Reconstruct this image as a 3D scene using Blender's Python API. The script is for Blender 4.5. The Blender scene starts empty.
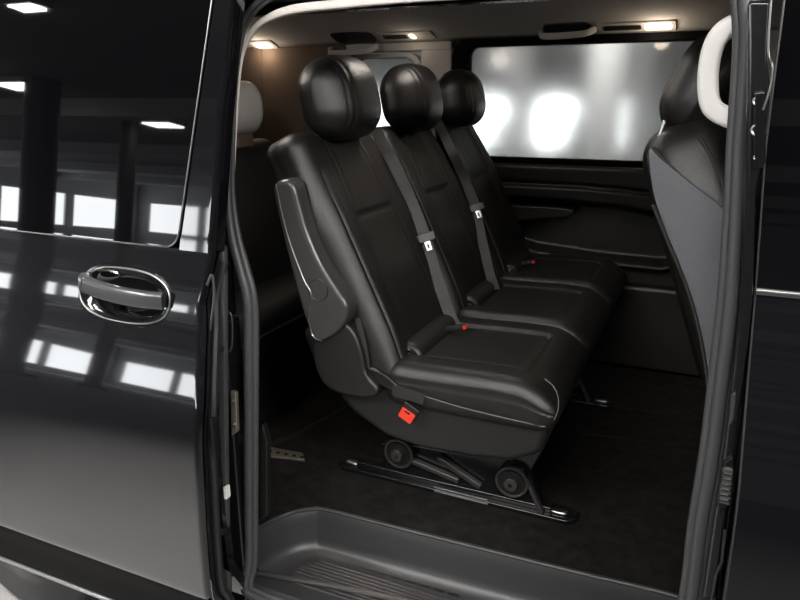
import bpy, bmesh, math, random
from mathutils import Vector, Matrix
random.seed(4)
S = bpy.context.scene
COL = S.collection
V = Vector
# ------------------------------------------------------------------ camera
CAMZ, YAW, PITCH, FPX = 1.1, math.radians(24.1), math.radians(16.5), 676.0
cd = bpy.data.cameras.new('camera'); cam = bpy.data.objects.new('camera', cd); COL.objects.link(cam)
cam.location = (0, 0, CAMZ); cam.rotation_euler = (math.pi/2 - PITCH, 0, YAW)
cd.sensor_width = 36; cd.lens = 36*FPX/800; cd.clip_start = .02; cd.clip_end = 300
S.camera = cam
S.view_settings.view_transform = 'Standard'; S.view_settings.look = 'None'
S.view_settings.exposure = 0.0; S.view_settings.gamma = 1; S.view_settings.use_curve_mapping = False
# ------------------------------------------------------------------ world + lights
w = bpy.data.worlds.new('sky'); S.world = w; w.use_nodes = True
w.node_tree.nodes['Background'].inputs[0].default_value = (.80, .88, 1, 1)
w.node_tree.nodes['Background'].inputs[1].default_value = .6

def area(name, loc, target, sx, sy, power, col=(1, 1, 1), spread=180):
    l = bpy.data.lights.new(name, 'AREA'); l.shape = 'RECTANGLE'; l.size = sx; l.size_y = sy
    l.energy = power; l.color = col; l.spread = math.radians(spread)
    o = bpy.data.objects.new(name, l); COL.objects.link(o); o.location = loc
    o.rotation_euler = (V(target) - V(loc)).to_track_quat('-Z', 'Y').to_euler()
    return o
area('hall_light', (-1.2, -1.7, 3.08), (-.9, 1.6, .4), 4.4, 1.2, 85, (1, .97, .93), 76)
area('hall_light', (3.0, -1.2, 3.08), (-.3, 1.6, .4), 2.2, 1.2, 120, (1, .97, .94), 100)
area('hall_light', (-2.6, -.2, 3.1), (-2.0, .5, -.6), 1.4, .8, 95, (1, .97, .94), 55)
area('hall_light', (-1.0, 11.0, 3.1), (-1.0, 17, .2), 10, 3, 900, (1, .98, .95))

# ------------------------------------------------------------------ pixel -> world on a plane
_R = V((math.cos(YAW), math.sin(YAW), 0)); _F = V((-math.sin(YAW), math.cos(YAW), 0)); _Z = V((0, 0, 1))
_fw = _F*math.cos(PITCH) - _Z*math.sin(PITCH); _up = _F*math.sin(PITCH) + _Z*math.cos(PITCH)
def at(px, py, Y=None, X=None, Z=None):
    d = _R*((px-400)/FPX) + _up*((300-py)/FPX) + _fw
    t = Y/d.y if Y is not None else X/d.x if X is not None else (Z-CAMZ)/d.z
    return V((0, 0, CAMZ)) + d*t

# ------------------------------------------------------------------ materials
def mat(name, col, rough=.5, metal=0, bump=None, coat=0, ior=1.5, spec=.5, noise=None, emit=None, trans=0, coat_ior=1.5, sheen=0, coat_rough=.02):
    m = bpy.data.materials.new(name); m.use_nodes = True
    nt = m.node_tree; b = nt.nodes['Principled BSDF']
    b.inputs['Base Color'].default_value = (*col, 1); b.inputs['Roughness'].default_value = rough
    b.inputs['Metallic'].default_value = metal; b.inputs['IOR'].default_value = ior
    b.inputs['Specular IOR Level'].default_value = spec
    b.inputs['Coat Weight'].default_value = coat; b.inputs['Coat Roughness'].default_value = coat_rough
    b.inputs['Coat IOR'].default_value = coat_ior
    b.inputs['Transmission Weight'].default_value = trans
    b.inputs['Sheen Weight'].default_value = sheen
    if emit:
        b.inputs['Emission Color'].default_value = (*emit[0], 1); b.inputs['Emission Strength'].default_value = emit[1]
    tc = nt.nodes.new('ShaderNodeTexCoord')
    if bump:      # (kind, scale, strength, distance)
        kind, sc, st, di = bump
        t = nt.nodes.new('ShaderNodeTexVoronoi' if kind == 'v' else 'ShaderNodeTexNoise')
        t.inputs['Scale'].default_value = sc
        if kind == 'n': t.inputs['Detail'].default_value = 4
        nt.links.new(tc.outputs['Object'], t.inputs['Vector'])
        bp = nt.nodes.new('ShaderNodeBump'); bp.inputs['Strength'].default_value = st; bp.inputs['Distance'].default_value = di
        nt.links.new(t.outputs[0], bp.inputs['Height']); nt.links.new(bp.outputs[0], b.inputs['Normal'])
    if noise:     # (scale, col2, lo, hi)
        sc, c2, lo, hi = noise
        t = nt.nodes.new('ShaderNodeTexNoise'); t.inputs['Scale'].default_value = sc; t.inputs['Detail'].default_value = 6
        nt.links.new(tc.outputs['Object'], t.inputs['Vector'])
        r = nt.nodes.new('ShaderNodeValToRGB')
        r.color_ramp.elements[0].position = lo; r.color_ramp.elements[1].position = hi
        r.color_ramp.elements[0].color = (*col, 1); r.color_ramp.elements[1].color = (*c2, 1)
        nt.links.new(t.outputs[0], r.inputs[0]); nt.links.new(r.outputs[0], b.inputs['Base Color'])
    return m
M = {}
M['paint'] = mat('black_paint', (.004, .004, .005), .35, coat=1, coat_ior=1.75, spec=.03, coat_rough=.035)
M['frame_shade'] = mat('frame_and_shade_black', (.0025, .0025, .0025), .7, spec=.06)  # matte window frame black; below the door crease it paints reflected under-van shade
M['jamb'] = mat('jamb_paint', (.006, .006, .007), .22, coat=.6)
M['tint'] = mat('privacy_glass', (.002, .002, .0025), .02, ior=1.8)
M['rubber'] = mat('rubber', (.048, .048, .05), .45, bump=('n', 60, .1, .002))
M['rubber_dark'] = mat('dark_rubber', (.012, .012, .012), .5)
M['leather'] = mat('black_leather', (.0062, .0057, .0054), .40, bump=('v', 520, .3, .0014), spec=.5)
M['leather_cool'] = mat('grey_leather', (.10, .102, .112), .5, bump=('v', 420, .35, .0015))
M['stitch'] = mat('dark_stitching', (.035, .033, .031), .5)
M['thread'] = mat('piping', (.10, .098, .095), .5)
M['plastic'] = mat('black_plastic', (.0055, .0054, .0053), .45, bump=('n', 400, .15, .001))
M['plastic_gloss'] = mat('gloss_plastic', (.006, .006, .006), .15)
M['plastic_grey'] = mat('dark_grey_plastic', (.032, .03, .029), .30, bump=('n', 300, .1, .001))
M['step'] = mat('step_plastic', (.024, .024, .025), .42, bump=('n', 700, .2, .0008))
M['panel'] = mat('panel_plastic', (.015, .013, .0115), .42, bump=('n', 300, .12, .001))
M['carpet'] = mat('carpet', (.0085, .0078, .0072), .95, bump=('n', 500, .9, .004), noise=(30, (.019, .0165, .0145), .35, .7), spec=.1)
M['headliner'] = mat('headliner', (.50, .485, .47), .95, bump=('n', 500, .3, .001), spec=.1)
M['trim_tan'] = mat('pillar_trim', (.135, .098, .076), .85, bump=('n', 400, .2, .001), spec=.2)
M['white'] = mat('white_plastic', (.70, .69, .67), .38)
M['cream'] = mat('cream_plastic', (.62, .58, .54), .5)
M['chrome'] = mat('chrome', (.75, .75, .77), .14, metal=1)
M['metal'] = mat('brushed_metal', (.42, .42, .42), .32, metal=1)
M['zinc'] = mat('zinc_plate', (.50, .46, .36), .38, metal=.9)
M['steel_black'] = mat('black_steel', (.006, .006, .0065), .22, spec=.6)
M['handle'] = mat('handle_grey', (.045, .045, .047), .30, coat=.5)
M['red'] = mat('red_button', (.55, .03, .012), .35)
M['web'] = mat('belt_webbing', (.012, .0108, .0098), .6, bump=('n', 900, .4, .001))
M['lamp'] = mat('lit_lamp', (1, .85, .65), .5, emit=((1, .80, .55), 4.5))
M['concrete'] = mat('concrete', (.095, .094, .092), .6, noise=(.8, (.14, .138, .135), .3, .7), bump=('n', 40, .1, .003))
M['hall_dark'] = mat('dark_soffit', (.40, .40, .405), .8)
M['hall_wall'] = mat('hall_wall', (.30, .30, .298), .8)
M['column'] = mat('column_paint', (.05, .05, .052), .6)
M['column_light'] = mat('pale_column_paint', (.42, .42, .42), .6)
M['daylight'] = mat('daylit_window', (.8, .85, .9), .5, emit=((.95, .98, 1), 9))
M['fixture'] = mat('lit_fixture', (1, 1, 1), .5, emit=((1, .97, .9), 22))
M['tyre'] = mat('tyre', (.012, .012, .012), .8)
M['rim'] = mat('rim', (.35, .35, .36), .3, metal=1)
M['foliage'] = mat('foliage', (.05, .10, .03), .8, noise=(9, (.12, .2, .06), .4, .6))
# side window: lightly frosted tinted pane
M['pane'] = mat('tinted_pane', (.52, .53, .52), .15, trans=1, ior=1.45)

# ------------------------------------------------------------------ mesh builder
def sm(a, b, x):
    t = max(0, min(1, (x-a)/(b-a))); return t*t*(3-2*t)
def gauss(x, s): return math.exp(-(x/s)**2)
def smooth(pts, n=8, closed=False):
    pts = [V(p) for p in pts]; out = []; N = len(pts)
    rng = N if closed else N-1
    for i in range(rng):
        g = lambda k: pts[k % N] if closed else pts[max(0, min(N-1, k))]
        p0, p1, p2, p3 = g(i-1), g(i), g(i+1), g(i+2)
        for k in range(n):
            t = k/n
            out.append(.5*((2*p1) + (p2-p0)*t + (2*p0-5*p1+4*p2-p3)*t*t + (3*p1-p0-3*p2+p3)*t**3))
    if not closed: out.append(pts[-1])
    return out
def circ(r, n=10, rz=None):
    rz = rz or r
    return [(r*math.cos(2*math.pi*k/n), rz*math.sin(2*math.pi*k/n)) for k in range(n)]
def rect(a, b): return [(-a/2, -b/2), (a/2, -b/2), (a/2, b/2), (-a/2, b/2)]
def rrect(hx, hz, r, n=6, cx=0, cz=0):
    out = []
    for sx, sz, a0 in ((1, 1, 0), (-1, 1, 90), (-1, -1, 180), (1, -1, 270)):
        for k in range(n+1):
            a = math.radians(a0 + 90*k/n)
            out.append((cx+sx*(hx-r)+r*math.cos(a), cz+sz*(hz-r)+r*math.sin(a)))
    return out

class MB:
    def __init__(s): s.v = []; s.f = []
    def add(s, vs, fs):
        o = len(s.v); s.v += [V(p) for p in vs]; s.f += [[i+o for i in f] for f in fs]; return s
    def box(s, a, b):
        x0, y0, z0 = a; x1, y1, z1 = b
        return s.add([(x, y, z) for x in (x0, x1) for y in (y0, y1) for z in (z0, z1)],
                     [(0, 1, 3, 2), (4, 6, 7, 5), (0, 4, 5, 1), (2, 3, 7, 6), (0, 2, 6, 4), (1, 5, 7, 3)])
    def sweep(s, path, prof, axis=(0, 1, 0), closed=False, scale=None, cap=True):
        path = [V(p) for p in path]; n = len(path); m = len(prof); vs = []
        for i, p in enumerate(path):
            a = path[(i-1) % n] if closed or i > 0 else p
            b = path[(i+1) % n] if closed or i < n-1 else p
            t = (b-a).normalized(); ax = V(axis(i) if callable(axis) else axis)
            u = ax - t*ax.dot(t)
            if u.length < 1e-6: u = t.orthogonal()
            u.normalize(); w_ = t.cross(u)
            k = scale[i] if scale else 1
            for q in prof: vs.append(p + u*q[0]*k + w_*q[1]*k)
        fs = []
        for i in range(n if closed else n-1):
            j = (i+1) % n
            for k in range(m):
                l = (k+1) % m; fs.append((i*m+k, i*m+l, j*m+l, j*m+k))
        if cap and not closed: fs += [tuple(range(m))[::-1], tuple(range((n-1)*m, n*m))]
        return s.add(vs, fs)
    def tube(s, path, r, n=10, closed=False, scale=None): return s.sweep(path, circ(r, n), (.31, .77, .55), closed, scale)
    def prism(s, poly, vec):       # poly: 3D points, extruded along vec
        n = len(poly); vec = V(vec)
        vs = [V(p) for p in poly] + [V(p)+vec for p in poly]
        fs = [tuple(range(n))[::-1], tuple(range(n, 2*n))] + [(i, (i+1) % n, (i+1) % n+n, i+n) for i in range(n)]
        return s.add(vs, fs)
    def loft(s, loops, cap0=True, cap1=True):
        m = len(loops[0]); vs = [p for l in loops for p in l]; fs = []
        for i in range(len(loops)-1):
            for k in range(m):
                l = (k+1) % m; fs.append((i*m+k, i*m+l, (i+1)*m+l, (i+1)*m+k))
        if cap0: fs.append(tuple(range(m))[::-1])
        if cap1: fs.append(tuple(range((len(loops)-1)*m, len(loops)*m)))
        return s.add(vs, fs)
    def ring(s, inner, outer, fwd):      # flat ring from two 3D loops, extruded
        fwd = V(fwd); n = len(inner)
        a = [V(p) for p in inner]; b = [V(p) for p in outer]
        vs = a + b + [p+fwd for p in a] + [p+fwd for p in b]; fs = []
        for i in range(n):
            j = (i+1) % n
            fs += [(i, j, n+j, n+i), (2*n+i, 3*n+i, 3*n+j, 2*n+j), (i, 2*n+i, 2*n+j, j), (n+i, n+j, 3*n+j, 3*n+i)]
        return s.add(vs, fs)
    def grid(s, nx, ny, fn, thick=None):
        vs = [fn(i/nx, j/ny) for i in range(nx+1) for j in range(ny+1)]
        fs = [(i*(ny+1)+j, (i+1)*(ny+1)+j, (i+1)*(ny+1)+j+1, i*(ny+1)+j+1) for i in range(nx) for j in range(ny)]
        if thick is None: return s.add(vs, fs)
        th = V(thick); N = len(vs); back = [V(p)+th for p in vs]
        fs2 = [tuple(k+N for k in f[::-1]) for f in fs]; rim = []
        B = [i*(ny+1) for i in range(nx+1)] + [nx*(ny+1)+j for j in range(1, ny+1)] + \
            [i*(ny+1)+ny for i in range(nx-1, -1, -1)] + [j for j in range(ny-1, 0, -1)]
        for k in range(len(B)):
            a, b = B[k], B[(k+1) % len(B)]; rim.append((a, a+N, b+N, b))
        return s.add(vs+back, fs+fs2+rim)
    def soft(s, size, r, n, fn=None, mix=.5):
        hx = [k/2 for k in size]; r = (r,)*3 if not hasattr(r, '__len__') else r
        lat = []
        for k in range(3):
            lat.append([(1-mix)*(-1+2*i/n[k]) + mix*(-math.cos(math.pi*i/n[k])) for i in range(n[k]+1)])
        idx = {}; vs = []
        def vid(i, j, k):
            if (i, j, k) not in idx:
                p = [lat[0][i]*hx[0], lat[1][j]*hx[1], lat[2][k]*hx[2]]; q = []; d = []
                for c in range(3):
                    lim = hx[c]-r[c]; qq = max(-lim, min(lim, p[c])); q.append(qq); d.append((p[c]-qq)/r[c])
                L = math.sqrt(sum(x*x for x in d))
                # keep boundary points on the rounded surface
                if L > 1e-9: d = [x/L for x in d]
                P = V([q[c]+d[c]*r[c] for c in range(3)])
                idx[(i, j, k)] = len(vs); vs.append(fn(P) if fn else P)
            return idx[(i, j, k)]
        fs = []; a, b, c = n
        for i in range(a):
            for j in range(b):
                fs.append((vid(i, j, 0), vid(i, j+1, 0), vid(i+1, j+1, 0), vid(i+1, j, 0)))
                fs.append((vid(i, j, c), vid(i+1, j, c), vid(i+1, j+1, c), vid(i, j+1, c)))
        for i in range(a):
            for k in range(c):
                fs.append((vid(i, 0, k), vid(i+1, 0, k), vid(i+1, 0, k+1), vid(i, 0, k+1)))
                fs.append((vid(i, b, k), vid(i, b, k+1), vid(i+1, b, k+1), vid(i+1, b, k)))
        for j in range(b):
            for k in range(c):
                fs.append((vid(0, j, k), vid(0, j, k+1), vid(0, j+1, k+1), vid(0, j+1, k)))
                fs.append((vid(a, j, k), vid(a, j+1, k), vid(a, j+1, k+1), vid(a, j, k+1)))
        return s.add(vs, fs)
    def disc(s, c, ax, r, h, n=24):
        c = V(c); ax = V(ax).normalized(); return s.sweep([c, c+ax*h], circ(r, n), ax.orthogonal())
    def build(s, name, m, parent=None, sharp=40, bevel=0, seg=2, label=None):
        me = bpy.data.meshes.new(name); org = wpos(parent) if parent else V((0, 0, 0))
        me.from_pydata([p-org for p in s.v], [], s.f); me.update()
        bm = bmesh.new(); bm.from_mesh(me); bmesh.ops.recalc_face_normals(bm, faces=bm.faces)
        bm.to_mesh(me); bm.free()
        me.materials.append(m)
        me.shade_smooth()
        if sharp < 180 and not bevel: me.set_sharp_from_angle(angle=math.radians(sharp))
        o = bpy.data.objects.new(name, me); COL.objects.link(o)
        if parent: o.parent = parent
        if bevel:
            b = o.modifiers.new('bevel', 'BEVEL'); b.width = bevel; b.segments = seg; b.limit_method = 'ANGLE'
            b.angle_limit = math.radians(35); b.harden_normals = True
        if label: o['label'] = label
        return o
def wpos(o):
    p = V((0, 0, 0))
    while o: p += V(o.location); o = o.parent
    return p
def thing(name, label, cat, loc=(0, 0, 0), group=None):
    o = bpy.data.objects.new(name, None); COL.objects.link(o); o.location = loc; o.empty_display_size = .1
    return tag(o, label, cat, group)
def tag(o, label, cat, group=None):
    o['label'] = label; o['category'] = cat
    if group: o['group'] = group
    return o
def struct(mb, name, m, **k):
    o = mb.build(name, m, **k); o['kind'] = 'structure'; return o

# ================================================================== the hall
GZ = -.62; CZ = 3.2
struct(MB().box((-34, -32, GZ-.1), (34, 26, GZ)), 'floor', M['concrete'])
struct(MB().box((-34, -32, CZ), (34, 26, CZ+.2)), 'ceiling', M['hall_dark'])
wn = 0
def wall_with_windows(name, axis, pos, th, lo, hi, z0, z1, wins, m):
    global wn
    mb = MB()
    def bx(u0, u1, a, b):
        if axis == 'y': mb.box((u0, min(pos, pos+th), a), (u1, max(pos, pos+th), b))
        else: mb.box((min(pos, pos+th), u0, a), (max(pos, pos+th), u1, b))
    bx(lo, hi, GZ, z0); bx(lo, hi, z1, CZ)
    u = lo
    for a, b in wins:
        bx(u, a, z0, z1); u = b
    bx(u, hi, z0, z1)
    struct(mb, name, m)
    for a, b in wins:
        wn += 1; g = MB(); q = pos+th*.5
        if axis == 'y': g.box((a, q-.02, z0), (b, q+.02, z1))
        else: g.box((q-.02, a, z0), (q+.02, b, z1))
        struct(g, 'window_%d' % wn, M['daylight'])
wall_with_windows('wall_left', 'x', -34, -.3, -32, 26, .15, 2.0, [(-31.0+4.6*k, -31+4.6*k+4.0) for k in range(12)], M['hall_dark'])
wall_with_windows('wall_back', 'y', -32, -.3, -34, 34, .15, 2.0, [(-33+4.6*k, -33+4.6*k+4.0) for k in range(5)], M['hall_dark'])
wall_with_windows('wall_far', 'y', 26, .3, -34, 34, GZ+.05, 1.1, [(-32+2.6*k, -32+2.6*k+1.35) for k in range(24)], M['hall_wall'])
struct(MB().box((34, -32, GZ), (34.3, 26, CZ)), 'wall_right', M['hall_wall'])
# beams under the dark ceiling
for k, y in enumerate((-26, -20, -14, -8)):
    struct(MB().box((-34, y-.2, CZ-.35), (34, y+.2, CZ)), 'trim_%d' % (k+1), M['hall_dark'])
# columns
def column(x, y, r, m, label, group=None):
    b = MB(); b.disc((x, y, GZ), (0, 0, 1), r*1.15, .25, 20)
    base = b.v
    t = thing('column', label, 'column', (x, y, GZ), group)
    MB().disc((x, y, GZ), (0, 0, 1), r, CZ-GZ-.001, 20).build('shaft', m, t)
    MB().box((x-r*1.25, y-r*1.25, GZ), (x+r*1.25, y+r*1.25, GZ+.3)).build('plinth', m, t, bevel=.02)
column(-11.0, -6.4, .30, M['column'], 'dark hall column reflected in the left of the sliding door glass', None)
column(-12.6, -10.0, .2, M['column'], 'slim dark hall column reflected near the middle of the sliding door glass')
column(-10.8, -12.6, .16, M['column'], 'slim dark hall column reflected at the right of the sliding door glass')
for px, y, r, lab in ((519, 15.5, .3, 'pale grey column seen leftmost through the far side window'),
                      (604, 12, .30, 'pale grey column seen through the far side window left of the front seat'),
                      (640, 17, .3, 'pale grey column seen through the far side window right behind the front headrest')):
    p = at(px, 100, Y=y); column(p.x, y, r, M['column_light'], lab)
def shrub(px, y, rad, label):
    p = at(px, 100, Y=y); mb = MB(); t = thing('shrub', label, 'shrub', (p.x, y, GZ))
    for k in range(260):
        a = random.uniform(0, 6.283); h_ = random.uniform(.15, 1); rr = rad*math.sqrt(random.random())*(1.1-h_*.6)
        c = V((p.x+rr*math.cos(a), y+rr*math.sin(a), GZ+h_*rad*1.6)); e = random.uniform(0, 6.28)
        d1 = V((math.cos(e), math.sin(e), random.uniform(-.4, .6)))*.16; d2 = V((-math.sin(e), math.cos(e), random.uniform(-.5, .5)))*.07
        mb.add([c-d1, c-d2, c+d1, c+d2], [(0, 1, 2, 3)])
    mb.build('foliage', M['foliage'], t)
    MB().tube([V((p.x, y, GZ)), V((p.x, y, GZ+rad))], .04, 8).build('stem', M['tyre'], t)
shrub(578, 21, .75, 'low green shrub seen blurred through the far side window, left of the pale column')
shrub(505, 22, .7, 'low green shrub seen blurred through the far side window, beside the far headrest')
# fluorescent fixtures
def fixture(x, y, lx, ly, label, group=None):
    t = thing('ceiling_lamp', label, 'lamp', (x, y, CZ), group)
    MB().box((x-lx/2-.05, y-ly/2-.05, CZ-.10), (x+lx/2+.05, y+ly/2+.05, CZ)).build('housing', M['hall_wall'], t)
    MB().box((x-lx/2, y-ly/2, CZ-.13), (x+lx/2, y+ly/2, CZ-.10)).build('diffuser', M['fixture'], t)
def refl(px, py, z=CZ-.13, tilt=math.radians(6.5)):
    p = at(px, py, Y=1.15); d = (p-V((0, 0, CAMZ))).normalized(); n = V((0, -math.cos(tilt), math.sin(tilt)))
    r = d-2*d.dot(n)*n; return p+r*((z-p.z)/r.z)
for px, py, s, lab in ((163, 126, .8, 'bright lamp reflected near the centre of the sliding door glass'),
                       (20, 87, .8, 'lamp reflected at the left edge of the sliding door glass, below the top one'),
                       (22, 6, .35, 'lamp reflected in the top left corner of the sliding door glass'),
                       (18, 163, .8, 'small lamp reflected low at the left edge of the sliding door glass'),
                       (112, 184, .9, 'small lamp reflected low in the middle of the sliding door glass'),
                       (85, 200, .9, 'smallest lamp reflected just above the bright windows in the door glass')):
    q = refl(px, py)
    if q.y > -31 and q.x > -33: fixture(q.x, q.y, 1.0*s, .6*s, lab)

# ================================================================== the van
van = thing('van', 'black passenger van with its sliding side door open on black leather seats', 'van', (-.9, 2.05, GZ))
# ---- body profile: outward Y of the sliding door skin as a function of height
TILT = [(-.27, -12), (-.06, -30), (-.045, -28), (-.025, -4), (.03, -3), (.2, -1), (.33, 1.5), (.40, 6), (.435, 11), (.465, 14.5), (.49, 15.3), (.53, 15.5), (.57, 15.9), (.60, 17.5), (.63, 14.2), (.66, 11.8), (.69, 12.0), (.72, 13), (.75, 13.2), (.782, 11.5), (.795, 6.4), (1.32, 6.6), (1.44, 24)]
PROF = []
_y = 1.121-.001
_tz = [-.27+.005*k for k in range(343)]
def _tilt(z):
    for (a, ya), (b, yb) in zip(TILT, TILT[1:]):
        if z <= b: return ya+(yb-ya)*max(0, (z-a)/(b-a))
    return TILT[-1][1]
_acc = [0]
for _z in _tz[1:]: _acc.append(_acc[-1]+.005*math.tan(math.radians(_tilt(_z-.0025))))
_ref = _acc[min(range(len(_tz)), key=lambda k: abs(_tz[k]-.79))]
PROF = [(z, 1.121+a-_ref) for z, a in zip(_tz, _acc)]
def profs(z):
    k = (z+.27)/.005; i = max(0, min(len(PROF)-2, int(k))); t = max(0, min(1, k-i))
    return PROF[i][1]*(1-t)+PROF[i+1][1]*t
def lerp_tab(tab, x):
    if x <= tab[0][0]: return tab[0][1]
    for (a, ya), (b, yb) in zip(tab, tab[1:]):
        if x <= b: return ya+(yb-ya)*(x-a)/(b-a)
    return tab[-1][1]
# ---- outer shell: quarter panel, roof, sill, pillar, far side, front and rear
OFF = .105
def bp(z): return profs(z)+OFF
sh = MB()
sh.grid(30, 60, lambda u, v: V((-2.75+(1.77)*u, bp(-.25+1.62*v), -.25+1.62*v)), (0, .025, 0))            # quarter panel behind the door
sh.grid(30, 6, lambda u, v: V((-.97+2.2*u, bp(1.275+.11*v)+.03, 1.275+.11*v)), (0, .03, 0))            # header
sh.grid(14, 40, lambda u, v: V((.088+.05*u, max(bp(-.15+1.45*v)+.03, 1.215), -.15+1.45*v)), (0, .05, 0))               # front pillar
sh.grid(30, 8, lambda u, v: V((-.97+1.2*u, bp(-.36+.20*v)+.0, -.36+.20*v)), (0, .05, 0))              # sill
def roofz(y): return 1.47 - .08*abs((y-2.05)/.80)**3
sh.grid(20, 24, lambda u, v: V((-2.75+4.0*u, 1.27+1.56*v, roofz(1.27+1.56*v))), (0, 0, .03))
for a, b in ((-2.75, -1.52), (-1.17, -1.03), (.06, 1.25)):       # far side pillars
    sh.box((a, 2.90, .84), (b, 2.94, 1.40))
sh.box((-2.75, 2.90, -.25), (1.25, 2.94, .84)); sh.box((-2.75, 2.88, 1.335), (1.25, 2.94, 1.40))
sh.box((-2.75, 1.25, 1.325), (1.25, 1.29, 1.405)); sh.box((-2.78, 1.24, -.25), (-2.72, 2.92, 1.42))
sh.box((1.2, 1.24, -.25), (1.26, 2.92, .85))
sh.box((-2.75, 1.22, -.30), (1.25, 2.92, -.22))
sh.build('body_shell', M['paint'], van)
MB().grid(10, 10, lambda u, v: V((1.24-.35*v, 1.30+1.5*u, .85+.58*v)), (.01, 0, .006)).build('windscreen', M['tint'], van)
# ---- wheels
for x in (-1.98, 1.15):
    for y, d in ((1.37, 1), (2.74, -1)):
        c = V((x, y, GZ+.34))
        tr = MB().sweep([c+V((.27*math.cos(a), 0, .27*math.sin(a))) for a in [2*math.pi*k/40 for k in range(40)]],
                            rrect(.10, .07, .03, 4), closed=True).build('wheel', M['tyre'], van)
        MB().disc(c+V((0, -.08*d, 0)), (0, d, 0), .205, .03, 32).build('rim', M['rim'], tr)

# ---- sliding door -------------------------------------------------
XEDGE = [(-.26, -.985), (-.07, -.958), (.10, -.949), (.25, -.940), (.46, -.934), (.62, -.948), (.68, -.955), (.74, -.942), (.78, -.936), (.80, -.935), (1.05, -.914), (1.28, -.886), (1.40, -.868)]
HX, HZ, HA, HB = -1.181, .673, .136, .060
XR = -2.04
def hd(x, z): return (abs((x-HX)/HA)**2.5 + abs((z-HZ)/HB)**2.5)**(1/2.5)
def skin(x, z):
    y = profs(z); r = hd(x, z)
    if r < 1: y += .034*sm(0, .5, 1-r)
    # edge rolls inwards
    e = lerp_tab(XEDGE, z)-x
    if e < .014: y += .010*(1-e/.014)**2
    return V((x, y, z))
dm = MB()
NX, NZ = 170, 132
def sgrid(u, v):
    z = -.26+1.05*v; xe = lerp_tab(XEDGE, z)
    uu = 1-(1-u)**1.12
    return skin(XR+(xe-XR)*uu, z)
dm.grid(NX, NZ, sgrid)
# inner board with thickness (shut face follows the edge)
loops = []
for dy, dx in ((.004, .003), (.02, .0), (.03, -.006), (.05, -.006), (.06, -.012)):
    loops.append([V((lerp_tab(XEDGE, -.25+1.04*k/60)+dx, profs(-.25+1.04*k/60)+.006+dy, -.25+1.04*k/60)) for k in range(61)])
nb = len(loops[0]); vs = [p for l in loops for p in l]
dm.add(vs, [(i*nb+k, (i+1)*nb+k, (i+1)*nb+k+1, i*nb+k+1) for i in range(4) for k in range(nb-1)])
dm.grid(2, 40, lambda u, v: V((XR+.01+(lerp_tab(XEDGE, -.25+1.03*v)-.012-XR-.01)*u, profs(-.25+1.03*v)+.066, -.25+1.03*v)))
# window frame pillars
def gl(px, py): return at(px, py, Y=1.13)
XG = [(.79, -1.028), (1.28, -.932), (1.42, -.903)]
dm.grid(8, 40, lambda u, v: V((lerp_tab(XG, .785+.625*v)+(lerp_tab(XEDGE, .785+.625*v)-lerp_tab(XG, .785+.625*v))*u, profs(.785+.625*v)+(.008 if u == 1 else 0), .785+.625*v)), (0, .03, 0))
dm.grid(4, 30, lambda u, v: V((XR+.1*u, profs(.785+.625*v), .785+.625*v)), (0, .055, 0))
dm.grid(20, 4, lambda u, v: V((XR+(-.85-XR)*u, profs(1.34+.07*v), 1.34+.07*v)), (0, .05, 0))
door = dm.build('sliding_door', M['paint'], van, sharp=50)
# glass
def xg(z):
    c = z-.79
    x = lerp_tab(XG, z)-.004
    if c < .035: x -= .035-math.sqrt(max(0, .035**2-(.035-c)**2))
    return x
MB().grid(20, 60, lambda u, v: V((XR+.095+(xg(.79+.56*v**1.3)-XR-.095)*u, profs(.79+.56*v**1.3)-.001, .79+.56*v**1.3)), (0, .005, 0)).build('door_window', M['tint'], door)
edge = [V((xg(.79+.5*(1-k/30)**1.6), profs(.79+.5*(1-k/30)**1.6)-.003, .79+.5*(1-k/30)**1.6)) for k in range(31)]
edge += [V((xg(.79)-.9*k/12, profs(.79)-.003, .789)) for k in range(1, 13)]
MB().tube(edge, .0022, 6).build('window_trim', M['metal'], door)
# handle ring, handle, recess details
ring = []
for k in range(64):
    a = 2*math.pi*k/64; ca, sa = math.cos(a), math.sin(a)
    r = 1/((abs(ca)**2.5+abs(sa)**2.5)**(1/2.5))
    x, z = HX+HA*r*ca, HZ+HB*r*sa; ring.append(V((x, profs(z)-.001, z)))
MB().tube(ring, .0022, 8, closed=True).build('handle_bezel', M['metal'], door)
hp = smooth([(-1.298, 1.100, .694), (-1.27, 1.078, .691), (-1.18, 1.066, .684), (-1.10, 1.072, .679), (-1.056, 1.088, .676)], 8)
h = MB().sweep(hp, rrect(.0135, .019, .009, 4), (0, 1, 0)).build('door_handle', M['handle'], door)
MB().sweep([V(p)+V((0, -.0006, 0)) for p in hp[1:9]], rrect(.0145, .020, .009, 4), (0, 1, 0)).build('handle_cap', M['metal'], h)
MB().sweep(smooth([(-1.28, 1.112, .710), (-1.262, 1.110, .720), (-1.21, 1.112, .718), (-1.205, 1.114, .704)], 6), circ(.003, 6)).build('lock_surround', M['chrome'], door)
MB().box((-1.225, 1.10, .628), (-1.205, 1.125, .652)).build('handle_pivot', M['plastic_gloss'], door, bevel=.004)
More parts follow.
